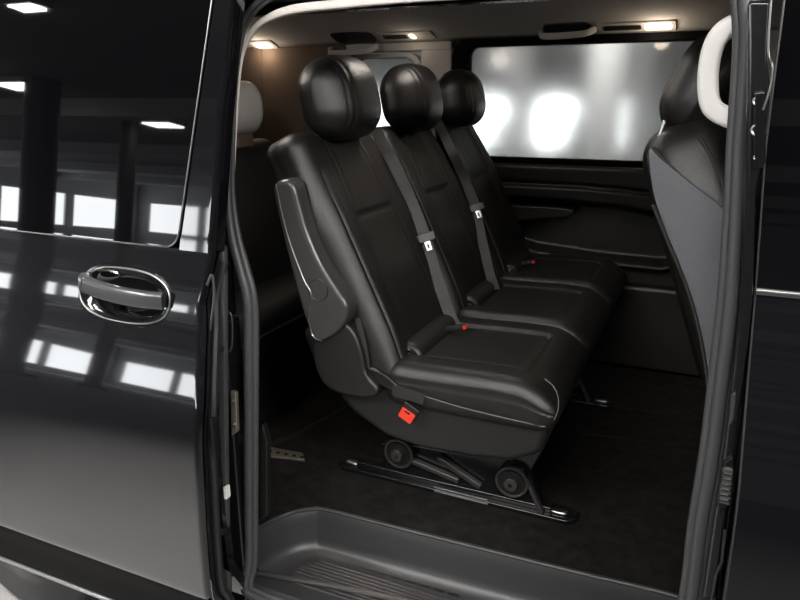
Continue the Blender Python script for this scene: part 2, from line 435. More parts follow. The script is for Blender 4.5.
# edge seals and guide rod at the door front edge
zz = [-.24+1.0*k/40 for k in range(41)]
MB().tube([V((lerp_tab(XEDGE, z)-.002, profs(z)+.046, z)) for z in zz], .010, 8).build('edge_seal', M['rubber_dark'], door)
rod = smooth([at(x, y, Y=yy) for x, y, yy in ((221, 246, 1.165), (222.5, 262, 1.16), (223, 330, 1.15), (223.5, 400, 1.15), (225, 500, 1.15), (227.5, 592, 1.15))], 8)
rp = MB().sweep(rod, rrect(.010, .008, .004, 3), (1, 0, 0)).build('edge_strip', M['rubber'], door)
for z in (.56, .10):
    p = min(rod, key=lambda q: abs(q.z-z)); MB().disc(p+V((.002, -.012, 0)), (.4, -1, 0), .009, .014, 12).build('buffer', M['rubber_dark'], door)
MB().sweep([(-.936, 1.075, .33), (-.936, 1.075, .43)], rrect(.014, .008, .005, 3), (0, 1, 0)).build('door_latch', M['plastic'], door)
MB().box((-.940, 1.095, .205), (-.934, 1.111, .235)).build('sticker', M['white'], door)
lp = smooth([at(207, 285, Y=1.11), at(212, 275, Y=1.115), at(214, 295, Y=1.115), at(210, 330, Y=1.105)], 6)
MB().tube(lp, .003, 6).build('edge_gasket', M['rubber'], door)
# door foot rail trim
MB().sweep([(XR, 1.128, -.262), (-1.02, 1.128, -.262)], rrect(.012, .006, .005, 3), (0, 1, 0)).build('door_foot_trim', M['metal'], door)

MB().grid(60, 12, lambda u, v: V((XR+(lerp_tab(XEDGE, -.258+.215*v)+.002-XR)*u, profs(-.258+.215*v)-.004*sm(0, .2, v)*sm(0, .12, 1-v), -.258+.215*v))).build('under_shade_strip', M['frame_shade'], door)  # black strip standing in for the under-van shade mirrored below the crease
# ---- body opening seal --------------------------------------------------
def sy(z): return 1.215+.045*sm(.3, 1.3, z)
sealpx = [(243, 22), (237, 42), (232.5, 72), (230, 110), (229, 150), (228, 195), (232, 235), (240, 268), (247, 295), (249, 325), (249, 400), (249, 500), (249, 560)]
left = []
for p in sealpx:
    Yv = 1.23
    for _ in range(4): Yv = sy(at(*p, Y=Yv).z)
    left.append(at(*p, Y=Yv))
right = []
for p in [(691, 600), (700, 530), (713, 450), (723, 370), (731, 300), (736, 220), (739, 150), (744, 80), (746, 30)]:
    Yv = 1.23
    for _ in range(4): Yv = sy(at(*p, Y=Yv).z)
    right.append(at(*p, Y=Yv))
loop = [at(280, -10, Y=1.255), at(257, 3, Y=1.25)] + left + \
       [V((-.985, 1.20, -.125)), V((-.95, 1.20, -.155)), V((-.7, 1.20, -.16)), V((-.2, 1.20, -.16)), V((.0, 1.20, -.15)), V((.055, 1.20, -.10))] + \
       right + [V((.015, 1.262, 1.272)), V((-.02, 1.262, 1.298)), V((-.06, 1.262, 1.306)), V((-.3, 1.262, 1.312)), V((-.62, 1.262, 1.316)), at(320, -18, Y=1.258)]
sp = smooth(loop, 6, closed=True)
sl = MB()
W2 = lambda p: 1.0 if p.z < .7 else 1.0-.5*sm(.7, 1.0, p.z)*(1 if p.x < -.5 else .25)
sc = [W2(p) for p in sp]
def off(dn, dy):      # offset along in-plane normal
    out = []
    n = len(sp)
    for i, p in enumerate(sp):
        t = (sp[(i+1) % n]-sp[i-1]).normalized(); nn = V((0, 1, 0)).cross(t).normalized()
        out.append(p+nn*dn*sc[i]+V((0, dy, 0)))
    return out
sl.sweep(off(.0, .0), circ(.0125, 10), closed=True, scale=sc)
sl.sweep(off(-.014, .006), circ(.009, 10), closed=True, scale=sc)
sl.sweep(off(.013, .008), circ(.008, 10), closed=True, scale=sc)
sl.build('door_seal', M['rubber'], van, sharp=80)
# cream finisher strip along the headliner edge
cs = []
wd = []
for px, py, wpx in [(233, 190, .8), (235, 150, 1.0), (237.5, 100, 1.3), (241, 62, 1.8), (247, 42, 2.4), (258, 26, 3.4), (274, 16, 4.6), (298, 9, 5.2), (345, 4, 5), (400, 0, 3.6), (470, -4, 3)]:
    cs.append(at(px, py, Y=1.285)); wd.append(wpx/5)
csm = smooth(cs, 5); wsm = [lerp_tab([(i*5, wd[i]) for i in range(len(wd))], k) for k in range(len(csm))]
MB().sweep(csm, rrect(.010, .0085, .004, 3), (0, 1, 0), scale=wsm).build('headliner_finisher', M['cream'], van)
# jamb behind the seal, left: vertical black post + textured lower trim
jb = MB()
jb.box((-1.06, 1.20, -.2), (-.985, 1.26, .60)); jb.box((-1.06, 1.21, .60), (-1.0, 1.27, .95)); jb.box((-1.06, 1.23, .9), (-.985, 1.275, 1.24))
jb.build('rear_jamb', M['jamb'], van, bevel=.008)
MB().prism([at(x, y, Y=1.24) for x, y in ((255, 438), (262, 424), (267, 440), (267, 516), (254, 524))], (0, .02, 0)).build('jamb_trim', M['plastic'], van, bevel=.004)
sk = MB().prism([at(x, y, Y=1.165) for x, y in ((230, 391), (235.5, 393), (237, 432), (231, 437))], (0, .012, 0)).build('door_striker', M['zinc'], van, bevel=.003)
MB().disc(at(233, 402, Y=1.164), (0, -1, 0), .005, .004, 10).build('striker_bolt', M['metal'], sk)
MB().disc(at(233.5, 425, Y=1.164), (0, -1, 0), .005, .004, 10).build('striker_bolt', M['metal'], sk)
MB().tube(smooth([at(x, y, Y=1.18) for x, y in ((226, 318), (229, 312), (232, 320), (232, 345), (228, 352), (226, 340))], 5, True), .002, 6, closed=True).build('wire_clip', M['rubber'], van)
# ---- front pillar jamb details (right)
pj = MB()
pj.prism([at(x, y, Y=1.185) for x, y in ((748, 0), (771, 0), (768, 60), (771, 90), (764, 150), (756, 190), (753, 300), (735, 450), (716, 600), (702, 600), (724, 450), (741, 300), (746, 180))], (0, .05, 0))
pj.build('pillar_jamb', M['jamb'], van, bevel=.006)
for px, py in ((757, 130), (758, 157), (757, 101)):
    c = at(px, py, Y=1.182)
    rr = .0075 if py == 130 else .005
    MB().sweep([c+V((rr*math.cos(a), 0, rr*math.sin(a))) for a in [2*math.pi*k/16 for k in range(16)]], circ(.002, 6), closed=True).build('jamb_bolt', M['metal'], van)
MB().prism([at(x, y, Y=1.18) for x, y in ((753, 92), (766, 90), (766, 165), (752, 172))], (0, .01, 0)).build('hinge_plate', M['plastic_gloss'], van, bevel=.004)
MB().tube(smooth([at(x, y, Y=1.18) for x, y in ((771, 0), (768, 50), (772, 66), (771, 85), (763, 110)) ], 5), .0016, 6).build('jamb_edge', M['metal'], van)
lt = MB().prism([at(x, y, Y=1.178) for x, y in ((724, 462), (733, 456), (735, 470), (729, 508), (718, 514), (717, 500))], (0, .02, 0)).build('jamb_latch', M['plastic_gloss'], van, bevel=.004)
g = MB()
for k in range(7):
    a = at(724+.5*(6-k), 470+5.2*k, Y=1.176); g.box(a+V((-.007, -.004, -.003)), a+V((.009, .004, .0015)))
g.build('latch_grille', M['metal'], lt)
MB().prism([at(x, y, Y=1.18) for x, y in ((731, 395), (736, 392), (734, 420), (728, 428))], (0, .012, 0)).build('jamb_cap', M['plastic_grey'], van, bevel=.003)
MB().tube([at(712, 600, Y=1.18), at(716, 575, Y=1.18), at(722, 562, Y=1.178), at(725, 530, Y=1.18)], .0025, 6).build('jamb_crease', M['plastic_grey'], van)
# ---- front door
fd = MB()
FE = [(-.2, .135), (.23, .116), (.47, .113), (.80, .098), (1.03, .083), (1.24, .080), (1.4, .075)]
def fx(z): return lerp_tab(FE, z)
fd.grid(40, 90, lambda u, v: V((fx(-.25+1.05*v)+1.02*u, bp(-.25+1.05*v)-.004, -.25+1.05*v)), (0, .05, 0))
fdo = fd.build('front_door', M['paint'], van)
MB().grid(16, 30, lambda u, v: V((fx(.80+.55*v)+.9*u, bp(.80+.55*v)-.003, .80+.55*v)), (0, .04, 0)).build('front_window', M['tint'], fdo)
MB().tube([V((fx(z)-.001, bp(z)-.006, z)) for z in [-.2+1.5*k/40 for k in range(41)]], .0018, 6).build('door_edge_trim', M['plastic_grey'], fdo)
MB().sweep([V((fx(.797)+.9*k, bp(.797)-.008, .797)) for k in (0, .3, .6, 1)], rrect(.004, .005, .002, 3)).build('belt_strip', M['metal'], fdo)

# ---- floor, step ---------------------------------------------------------
stp = smooth([(-.985, 1.235, 0), (-.975, 1.29, 0), (-.945, 1.355, 0), (-.90, 1.40, 0), (-.845, 1.416, 0), (-.6, 1.423, 0), (-.2, 1.436, 0), (.04, 1.447, 0), (.085, 1.43, 0), (.115, 1.39, 0), (.125, 1.32, 0), (.13, 1.235, 0)], 8)
out = [V((-2.70, 1.26, 0)), V((-.99, 1.26, 0))] + [p for p in stp if p.y > 1.262] + [V((.135, 1.26, 0)), V((1.19, 1.26, 0)), V((1.19, 2.86, 0)), V((-2.70, 2.86, 0))]
carpet = MB().prism(out, (0, 0, -.03)).build('carpet', M['carpet'], van, sharp=30)
def inset(k, d):      # offset of the step outline towards the doorway along its own normal
    i, j = max(0, k-3), min(len(stp)-1, k+3)
    t = (stp[j]-stp[i]).normalized(); q = stp[k]+V((t.y, -t.x, 0))*d
    return V((q.x, max(q.y, 1.236) if 0 < k < len(stp)-1 else 1.235, 0))
K_ = range(len(stp))
L = [[p+V((0, 0, .004)) for p in stp]]+[[inset(k, d)+V((0, 0, z)) for k in K_] for d, z in ((.004, -.003), (.010, -.03), (.015, -.082), (.020, -.098), (.030, -.110), (.046, -.117), (.06, -.118))]
st = MB(); n = len(stp)
st.add([p for l in L for p in l], [(i*n+k, i*n+k+1, (i+1)*n+k+1, (i+1)*n+k) for i in range(len(L)-1) for k in range(n-1)])
bot = L[-1]
st.add(bot, [tuple(range(n))])
st.box((-1.0, 1.205, -.17), (.135, 1.25, -.119))
step = st.build('entry_step', M['step'], van, sharp=50)
MB().tube([p+V((0, 0, .003)) for p in stp], .006, 8).build('step_edge', M['step'], step)
rb = MB()
for k in range(9):
    y = 1.252+.0125*k; rb.sweep([(-.88+.05*max(0, (k-5)/4), y, -.1175), (.06, y, -.1175)], circ(.0034, 8))
rb.build('tread_ribs', M['plastic_grey'], step)
rb = MB()
for k in range(7):
    rb.box((-.72+.04*k, 1.372, -.119), (-.69+.04*k, 1.392, -.1165))
rb.build('tread_pad', M['plastic'], step)
MB().sweep([at(246, 571, Y=1.228), at(330, 585, Y=1.228), at(430, 606, Y=1.228), V((.09, 1.228, -.13))], circ(.007, 8)).build('sill_strip', M['plastic_grey'], step)
# small fixing plate and groove in the carpet
pl = MB().prism([at(x, y, Z=.001) for x, y in ((262, 447), (303, 455), (305, 462), (270, 458))], (0, 0, .008)).build('fixing_plate', M['zinc'], carpet, bevel=.002)
hb = MB()
for k in range(5): hb.disc(at(270+8*k, 451.5+1.5*k, Z=.009), (0, 0, 1), .006, .002, 10)
hb.build('plate_hole', M['steel_black'], pl)
MB().sweep([at(258, 449, Z=.002), at(300, 432, Z=.002), at(352, 404, Z=.002)], rect(.004, .022), (0, 0, 1)).build('floor_groove', M['rubber_dark'], carpet)
for (x0, y0, x1, y1) in ((578, 402, 712, 420), (560, 445, 600, 460), (560, 430, 700, 448), (600, 362, 690, 372)):
    MB().sweep([at(x0, y0, Z=.002), at((x0+x1)/2, (y0+y1)/2-1, Z=.004), at(x1, y1, Z=.002)], rrect(.004, .008, .003, 3), (0, 0, 1)).build('floor_ridge', M['carpet'], carpet)

# ---- far side panel ----------------------------------------------------------
def lipz(x): return lerp_tab([(-.82, .66), (-.79, .58), (-.755, .525), (-.70, .490), (-.62, .474), (-.36, .455), (-.12, .452), (-.07, .47), (-.05, .52), (-.04, .66)], x)
def ledge(x): return lerp_tab([(-2.7, .70), (-.55, .700), (-.3, .690), (-.1, .66), (.0, .62), (1.2, .62)], x)
def pan(u, v):
    x = -1.5+2.7*u; z = .01+.85*v; le = ledge(x)
    y = 2.855
    y -= .05*sm(le-.012, le+.012, z)                       # upper ledge
    gz = .765-.03*sm(-.5, .1, x)
    y += .02*gauss(z-gz, .008)
    y += .018*sm(.83, .86, z)
    if -.83 < x < -.035:
        lz = lipz(x)
        y -= .045*gauss(z-lz, .016)*sm(-.82, -.77, x)
        if z > lz: y += .03*sm(lz, lz+.03, z)*(1-sm(le-.02, le, z))
    y += .008*gauss(z-.36, .006)*(1 if x > -.3 and x < .2 else 0)
    return V((x, y, z))
panel = MB().grid(260, 110, pan, (0, .04, 0)).build('side_panel', M['panel'], van, sharp=180)
MB().box((-2.72, 2.83, .0), (-1.49, 2.87, .87)).build('rear_side_panel', M['panel'], van, bevel=.01)
arm = smooth([at(x, y, Y=2.79) for x, y in ((496, 206), (530, 206), (562, 208), (574, 211), (568, 217), (540, 219), (496, 222))], 5, True)
MB().prism(arm, (0, .09, 0)).build('armrest', M['panel'], panel, bevel=.012, seg=3)
# ---- far windows
def winring(x0, x1, z0, z1, r, bw, bt, y0, dep, name, m):
    cx, cz = (x0+x1)/2, (z0+z1)/2
    inn = [V((x, y0, z)) for x, z in rrect((x1-x0)/2, (z1-z0)/2, r, 8, cx, cz)]
    outr = [V((x, y0, z)) for x, z in rrect((x1-x0)/2+bw, (z1-z0)/2+bt, r+bw*.7, 8, cx, cz)]
    return MB().ring(inn, outr, (0, dep, 0)).build(name, m, van, bevel=.006)
f1 = winring(-.955, .06, .868, 1.308, .035, .07, .040, 2.815, .07, 'window_frame', M['frame_shade'])
MB().box((-.98, 2.868, .85), (.08, 2.872, 1.33)).build('window_pane', M['pane'], f1)
f2 = winring(-1.50, -1.20, .90, 1.275, .05, .03, .02, 2.84, .05, 'quarter_window_frame', M['headliner'])
MB().box((-1.52, 2.868, .88), (-1.18, 2.872, 1.29)).build('quarter_window_pane', M['pane'], f2)
pt = MB()
pt.box((-1.17, 2.83, .86), (-1.03, 2.89, 1.34)); MB().box((-2.72, 2.825, .86), (-1.53, 2.89, 1.36)).build('rear_pillar_trim', M['trim_tan'], van, bevel=.008); pt.box((.13, 2.83, .86), (1.2, 2.89, 1.34))
pt.box((-1.95, 2.835, .86), (-1.15, 2.89, .885)); pt.box((-1.53, 2.825, 1.30), (-1.03, 2.885, 1.36)); pt.box((-1.03, 2.825, 1.346), (1.2, 2.885, 1.37))
pt.build('pillar_trim', M['headliner'], van, bevel=.008)
# ---- tailgate trim
tg = MB()
tg.grid(20, 20, lambda u, v: V((-2.70+.16*v*v, 1.27+1.58*u, .02+1.36*v)), (-.01, 0, 0))
tg.build('tailgate_trim', M['trim_tan'], van)
MB().grid(12, 20, lambda u, v: V((-2.68+.7*u, 2.845-.20*(1-u)**3-.03*v, .5+.85*v)), (0, .01, 0)).build('rear_pillar_trim', M['trim_tan'], van)
# ---- headliner
def hz(y): return 1.42 - (.088 if y > 2.05 else .11)*abs((y-2.05)/.78)**4
hl = MB().grid(40, 30, lambda u, v: V((-2.70+3.85*u, 1.275+1.565*v, hz(1.275+1.565*v))), (0, 0, .008)).build('headliner', M['headliner'], van, sharp=180)
MB().box((-.60, 1.275, 1.285), (.1, 1.285, 1.31)).build('header_trim', M['headliner'], van)
def grab(px0, px1, py0, py1, Y=2.76):
    a = at(px0, py0, Y=Y); b = at(px1, py1, Y=Y); d = b-a
    k = V((0, -.050, -.022))
    path = smooth([a, a+d*.06+k*.7, a+d*.18+k, a+d*.5+k*1.08, a+d*.82+k, a+d*.94+k*.7, b], 6)
    path = [V((p.x, p.y, min(p.z, hz(p.y)-.012))) for p in path]
    h = MB().sweep(path, rrect(.012, .008, .005, 3), (0, 0, 1)).build('grab_handle', M['headliner'], hl)
    c = (a+b)/2+V((0, .0, 0))
    poly = [V((c.x+x, c.y+y, hz(c.y+y)-.004)) for x, y in rrect(d.length*.44, .05, .03, 4)]
    MB().prism(poly, (0, 0, .004)).build('handle_recess', M['panel'], h)
grab(331, 377, 49, 46); grab(541, 595, 32, 28)
def lampu(px0, px1, lx0, lx1, py, Y=2.76):
    a = at(px0, py, Y=Y); b = at(px1, py, Y=Y); x0, x1 = a.x, b.x
    def plate(xa, xb, ya, yb, dz, m, nm, par):
        poly = [V((x, y, hz(y)-dz)) for x, y in rrect((xb-xa)/2, (yb-ya)/2, .008, 4, (xa+xb)/2, (ya+yb)/2)]
        return MB().prism(poly, (0, 0, dz)).build(nm, m, par)
    hsg = plate(x0, x1, Y-.035, Y+.035, .006, M['headliner'], 'reading_lamp', hl)
    la, lb = at(lx0, py, Y=Y).x, at(lx1, py, Y=Y).x
    plate(la, lb, Y-.020, Y+.020, .0085, M['lamp'], 'lamp_lens', hsg)
    if la-x0 > .05: plate(x0+.02, la-.012, Y-.018, Y+.018, .0075, M['panel'], 'lamp_vent', hsg)
    l = bpy.data.lights.new('reading_lamp_light', 'POINT'); l.energy = (.6 if px0 < 300 else .6) if lx1-lx0 > 12 else .1; l.color = (1, .82, .62); l.shadow_soft_size = .03
    o = bpy.data.objects.new('reading_lamp_light', l); COL.objects.link(o); o.location = ((la+lb)/2, Y-.02, hz(Y)-.04)
lampu(598, 676, 645, 672, 25); lampu(379, 433, 410, 415, 41)
lampu(252, 275, 256, 271, 50, 2.79)
dl = MB().prism([V((x, y, hz(y)-.008)) for x, y in rrect(.09, .05, .015, 4, -.70, 1.90)], (0, 0, .008)).build('unseen_dome_fill', M['lamp'], hl)  # unseen dome lamp, added to brighten the van interior
l = bpy.data.lights.new('dome_fill_light', 'AREA'); l.shape = 'RECTANGLE'; l.size = .17; l.size_y = .09; l.energy = 2.0; l.color = (1, .93, .86)
l2 = bpy.data.lights.new('rear_fill_light', 'POINT'); l2.energy = 4.5; l2.color = (1, .95, .9); l2.shadow_soft_size = .04
MB().prism([V((x, y, hz(y)-.008)) for x, y in rrect(.06, .03, .01, 4, -1.25, 1.42)], (0, 0, .008)).build('reading_lamp', M['lamp'], hl)  # unseen near-side lamp, added to light the white rear headrest
o = bpy.data.objects.new('rear_fill_light', l2); COL.objects.link(o); o.location = (-1.25, 1.42, hz(1.42)-.03)
o = bpy.data.objects.new('dome_fill_light', l); COL.objects.link(o); o.location = (-.70, 1.90, hz(1.90)-.012)
# ---- white grab handle on the front pillar
wp = smooth([at(x, y, Y=1.30) for x, y in ((746, 24), (732, 26), (719, 36), (711, 55), (708, 80), (710, 102), (719, 113), (746, 124))], 8)
wh = MB().sweep(wp, rrect(.020, .0165, .010, 5), (0, 1, 0)).build('pillar_handle', M['white'], van, label='white grab handle on the pillar')
wp2 = [at(x, y, Y=1.31) for x, y in ((737, 12), (760, 5), (760, 145), (737, 134), (733, 118), (735, 40))]
MB().prism(wp2, (0, .03, 0)).build('handle_base', M['white'], wh, bevel=.005)

# ================================================================== bench seat
RB = math.radians(25.9); A = V((-math.sin(RB), 0, math.cos(RB))); NF = V((math.cos(RB), 0, math.sin(RB)))
bench = thing('bench_seat', 'black leather three seat bench with three headrests inside the open van door', 'seat', (-.58, 2.05, 0))
YC = (1.585, 2.045, 2.505)
def back_pt(yc):
    def fn(p):      # local x thickness (front +), y across, z along
        x, u, z = p; v = z+.2975          # v from -.03 up
        front = sm(-.01, .05, x)
        tw = 1-.10*sm(.36, .62, v)-.01*sm(.0, .2, v)
        au = abs(u)
        ch = .118-.018*sm(.2, .56, v)
        dx = 0
        dx += .012*gauss(au-.168, .05)*sm(-.05, .12, v)*(1-sm(.38, .55, v))      # bolsters
        dx -= .0035*gauss(au-ch, .0045)                                           # panel seams
        dx -= .003*(1-sm(ch-.03, ch, au))
        if au < ch: dx -= .008*gauss(v-.385, .0055)*(1-sm(ch-.01, ch, au))
        dx += .010*(1-sm(0, .16, abs(v-.18)))*(1-sm(ch*.7, ch, au))
        dx -= .006*gauss(au-.185, .004)*(1-sm(.50, .53, v))
        side = sm(.19, .22, au)
        uu = u*tw
        if side > 0: uu -= math.copysign(.004*gauss(x+.02, .005)*side, u)
        xx = x-.065+dx*front
        xx -= .008*sm(.5, .63, v)
        return V((-.623, yc, .469))+A*v+NF*(xx+.012)+V((0, uu, 0))
    return fn
for i, yc in enumerate(YC):
    bk = MB().soft((.13, .452, .665), (.045, .05, .045), (16, 84, 84), back_pt(yc), mix=.25).build('backrest', M['leather'], bench, sharp=180)
    # piping on the near front edge
    pp = []
    for k in range(30):
        v = -.0+.50*k/29; tw = 1-.10*sm(.36, .62, v)-.01*sm(.0, .2, v)
        pp.append(V((-.623, yc-.187*tw, .469))+A*v+NF*(.013-.012*sm(.42, .56, v)+.012*gauss(.019, .05)*sm(-.05, .12, v)*(1-sm(.38, .55, v))-.003))
    MB().tube(pp, .0018, 6).build('seam', M['stitch'], bk)
    # headrest
    hr = V((-.868, yc, 1.104)); th = math.radians(12); ha = V((-math.sin(th), 0, math.cos(th))); hn = V((math.cos(th), 0, math.sin(th)))
    def hf(p):
        x, u, z = p
        k = 1-.06*max(0, (z+.02)/.122)**2.2
        x *= 1-.08*max(0, z/.102)**2
        dx = -.0022*gauss(abs(u)-.070, .004)-.0012*gauss(abs(u)-.088, .004)
        dx = dx*sm(-.02, .03, x)-.02*(u/.13)**2*(.3+.7*sm(-.04, .04, x))
        return hr+hn*(x+dx+.02*(z/.1)*0)+V((0, u*k, 0))+ha*z
    hd_ = MB().soft((.156, .276, .206), (.070, .100, .078), (26, 56, 40), hf, mix=.3).build('headrest', M['leather'], bench, sharp=180)
    for s in (-.083, .083):
        a = hr+ha*-.085+V((-.048, s, 0)); MB().tube([a, a-A*.09], .0062, 10).build('headrest_post', M['chrome'], hd_)
        MB().disc(a-A*.058, -A, .013, .012, 14).build('post_guide', M['plastic'], hd_)
    # cushion
    def cf(p):
        x, u, z = p
        top = sm(0, .03, z); au = abs(u)
        dz = .006*gauss(x-.06, .12)
        dz += .004*gauss(au-.175, .05)*(1-sm(.10, .2, x))
        dz -= .009*gauss(au-.128, .006)*(1-sm(.115, .125, x))
        if au < .128: dz -= .010*gauss(x-.118, .006)
        dz -= .005*(1 if au < .122 and x < .112 else 0)
        zz = z+dz*top
        zz -= .028*sm(.12, .215, x)*sm(-.02, .03, z)
        uu = u
        if au > .2: uu -= math.copysign(.0035*gauss(z-.018, .004)*sm(.21, .22, au), u)
        xx = x
        if x > .19: xx -= .004*gauss(z-.012, .004)
        return V((-.447, yc-.004, .440))+V((xx, uu, zz))
    cu = MB().soft((.425, .452, .11), (.05, .035, .042), (76, 80, 20), cf, mix=.25).build('seat_cushion', M['leather'], bench, sharp=180)
    # roll where the back meets the cushion
    rl = MB(); c = V((-.628, yc, .478))
    rl.soft((.085, .30, .085), (.04, .02, .04), (14, 20, 14), lambda p: c+p).build('lumbar_roll', M['leather'], bench, sharp=180)
    for s in (-1, 1):
        b = c+V((.006, s*.150, 0))
        hg = MB().sweep([b+V((.030*math.cos(q), 0, .032*math.sin(q))) for q in [math.radians(-60+15*k) for k in range(17)]], rrect(.006, .003, .002, 2), (0, 1, 0)).build('recliner_bracket', M['plastic_gloss'], bench)
        MB().disc(b+V((.012, -.012, -.012)), (.3, -1, 0), .009, .02, 12).build('recliner_pin', M['metal'], hg)
# near cushion piping around the front corner
pc = smooth([at(545, 379, Y=1.375), at(553, 386, Y=1.372), at(558, 397, Y=1.370), at(558, 410, Y=1.37), at(553, 421, Y=1.372), at(545, 427, Y=1.378)], 5)
MB().tube(pc, .0011, 6).build('corner_piping', M['thread'], bench)
MB().tube(smooth([at(424, 396, Y=1.353), at(460, 407, Y=1.351), at(500, 417, Y=1.351), at(545, 427, Y=1.362)], 5), .0014, 6).build('cushion_piping', M['thread'], bench)
# base shell under the cushions
bs = [at(x, y, Y=1.39) for x, y in ((334, 385), (340, 400), (352, 414), (386, 438), (420, 450), (470, 459), (510, 463), (541, 456), (550, 430), (554, 415), (500, 405), (440, 394), (400, 380))]
MB().prism(bs, (0, 1.32, 0)).build('base_shell', M['plastic'], bench, bevel=.022, seg=4)
# lower flank wing
fl = smooth([at(x, y, Y=1.335) for x, y in ((312, 345), (324, 330), (342, 322), (354, 333), (362, 355), (366, 374), (378, 390), (372, 398), (350, 397), (328, 389), (316, 372))], 3, True)
MB().prism(fl, (0, .12, 0)).build('side_wing', M['leather'], bench, bevel=.022, seg=5)
MB().prism([at(x, y, Y=1.40) for x, y in ((300, 330), (340, 320), (420, 395), (340, 398), (318, 380))], (0, 1.30, 0)).build('back_lower_cover', M['plastic'], bench, bevel=.02, seg=3)
# side recliner lever, strap and buckle
MB().prism(smooth([at(x, y, Y=1.35) for x, y in ((364, 371), (372, 367), (386, 376), (398, 386), (392, 391), (378, 385), (366, 381))], 4, True), (0, .03, 0)).build('recliner_lever', M['plastic_gloss'], bench, bevel=.006, seg=3)
MB().tube(smooth([at(370, 369, Y=1.346), at(384, 375, Y=1.344), at(397, 386, Y=1.346)], 5), .0022, 6).build('lever_edge', M['plastic_grey'], bench)
MB().sweep(smooth([at(393, 390, Y=1.352), at(408, 394, Y=1.346), at(424, 399, Y=1.352)], 5), rect(.006, .028), (0, 1, 0)).build('anchor_strap', M['web'], bench)
MB().sweep([at(358, 318, Y=1.36), at(364, 345, Y=1.352), at(368, 372, Y=1.352)], rect(.004, .016), (0, 1, 0)).build('lap_strap', M['web'], bench)
def buckle(px, py, Y, sc, ang):
    c = at(px, py, Y=Y); ca, sa = math.cos(ang), math.sin(ang)
    def pr_(hx, hz_, y0, y1, dx=0, dz=0):
        poly = [c+V(((x+dx)*ca-(z+dz)*sa, y0, (x+dx)*sa+(z+dz)*ca)) for x, z in rrect(hx*sc, hz_*sc, .003*sc, 3)]
        return poly, (0, y1-y0, 0)
    p, v = pr_(.021, .020, .002, .022, 0, .006*sc); bo = MB().prism(p, v).build('belt_buckle', M['plastic'], bench, bevel=.003)
    p, v = pr_(.0185, .0135, -.003, .004, 0, -.002*sc); MB().prism(p, v).build('release_button', M['red'], bo, bevel=.002, label='red release button')
    p, v = pr_(.008, .0025, -.0036, -.002, -.002*sc, .008*sc); MB().prism(p, v).build('buckle_slot', M['steel_black'], bo)
buckle(407, 415, 1.338, 1.0, math.radians(-28))
def topbuckle(px, py):
    c = at(px, py, Z=.515); d = V((.95, -.1, .25)).normalized()
    bo = MB().sweep([c-d*.06, c], rrect(.010, .007, .003, 3), (0, 1, 0)).build('belt_buckle', M['plastic'], bench)
    MB().sweep([c, c+d*.006], rrect(.008, .005, .002, 3), (0, 1, 0)).build('release_button', M['red'], bo, label='red release button')
topbuckle(464, 327); topbuckle(533, 262)
# shoulder belts
def fp(px, py, lift=.012):
    d = _R*((px-400)/FPX)+_up*((300-py)/FPX)+_fw; o = V((-.623, 0, .469))+NF*(lift+.012); c = V((0, 0, CAMZ))
    return c+d*(NF.dot(o-c)/NF.dot(d))
AX = (NF*.5+V((0, -.85, 0))).normalized()
def belt(top, tong, low, foot):
    up = smooth([fp(*top[0], -.04), fp(*top[1], .004)]+[fp(*q, .022) for q in top[2:]]+[fp(*tong, .026)], 6)
    b1 = MB().sweep(up, rect(.003, .033), AX).build('seat_belt', M['web'], bench)
    lo = smooth([fp(*tong, .024)]+[fp(*q, .020) for q in low]+[fp(*foot, .03)], 6)
    MB().sweep(lo, rect(.003, .032), AX).build('lap_belt', M['web'], b1)
    t = fp(*tong, .030); dn = (fp(tong[0]+6, tong[1]+18, .03)-t).normalized(); sdv = NF.cross(dn).normalized()
    sdv = AX.cross(dn).normalized()
    def quad(a, b, wd_): return [t+dn*a-sdv*wd_, t+dn*b-sdv*wd_*.9, t+dn*b+sdv*wd_*.9, t+dn*a+sdv*wd_]
    tg_ = MB().prism(quad(-.010, .014, .024), NF*.006).build('belt_tongue', M['plastic'], b1, bevel=.002)
    o1 = quad(.014, .040, .008); i1 = quad(.022, .034, .004)
    MB().ring(i1, o1, NF*.002).build('tongue_plate', M['rim'], tg_)
belt([(376, 128), (382, 143), (396, 168), (412, 203)], (425, 237), [(433, 265), (441, 290), (450, 315)], (456, 328))
belt([(436, 118), (442, 131), (452, 152), (464, 178)], (476, 207), [(481, 235), (487, 262), (491, 278)], (495, 290))

# folded armrest on the near side
ap = smooth([at(x, y, Y=1.318) for x, y in ((272, 192), (275, 182), (284, 179), (293, 183), (299, 205), (307, 232), (320, 262), (336, 288), (347, 305), (347, 318), (337, 333), (322, 342), (313, 341), (306, 325), (298, 300), (288, 262), (279, 225))], 3, True)
armr = MB().prism(ap, (0, .055, 0)).build('folding_armrest', M['plastic_grey'], bench, bevel=.02, seg=6)
MB().tube(smooth([at(x, y, Y=1.3165) for x, y in ((276, 184), (280, 205), (289, 240), (303, 278), (310, 291), (312, 302), (309, 318), (313, 336), (322, 341))], 5), .0017, 6).build('armrest_seam', M['metal'], armr)
cc = at(318, 290, Y=1.317)
MB().sweep([cc+V((.026*math.cos(q), 0, .026*math.sin(q))) for q in [2*math.pi*k/28 for k in range(28)]], circ(.0012, 6), closed=True).build('pivot_cover', M['plastic'], armr)
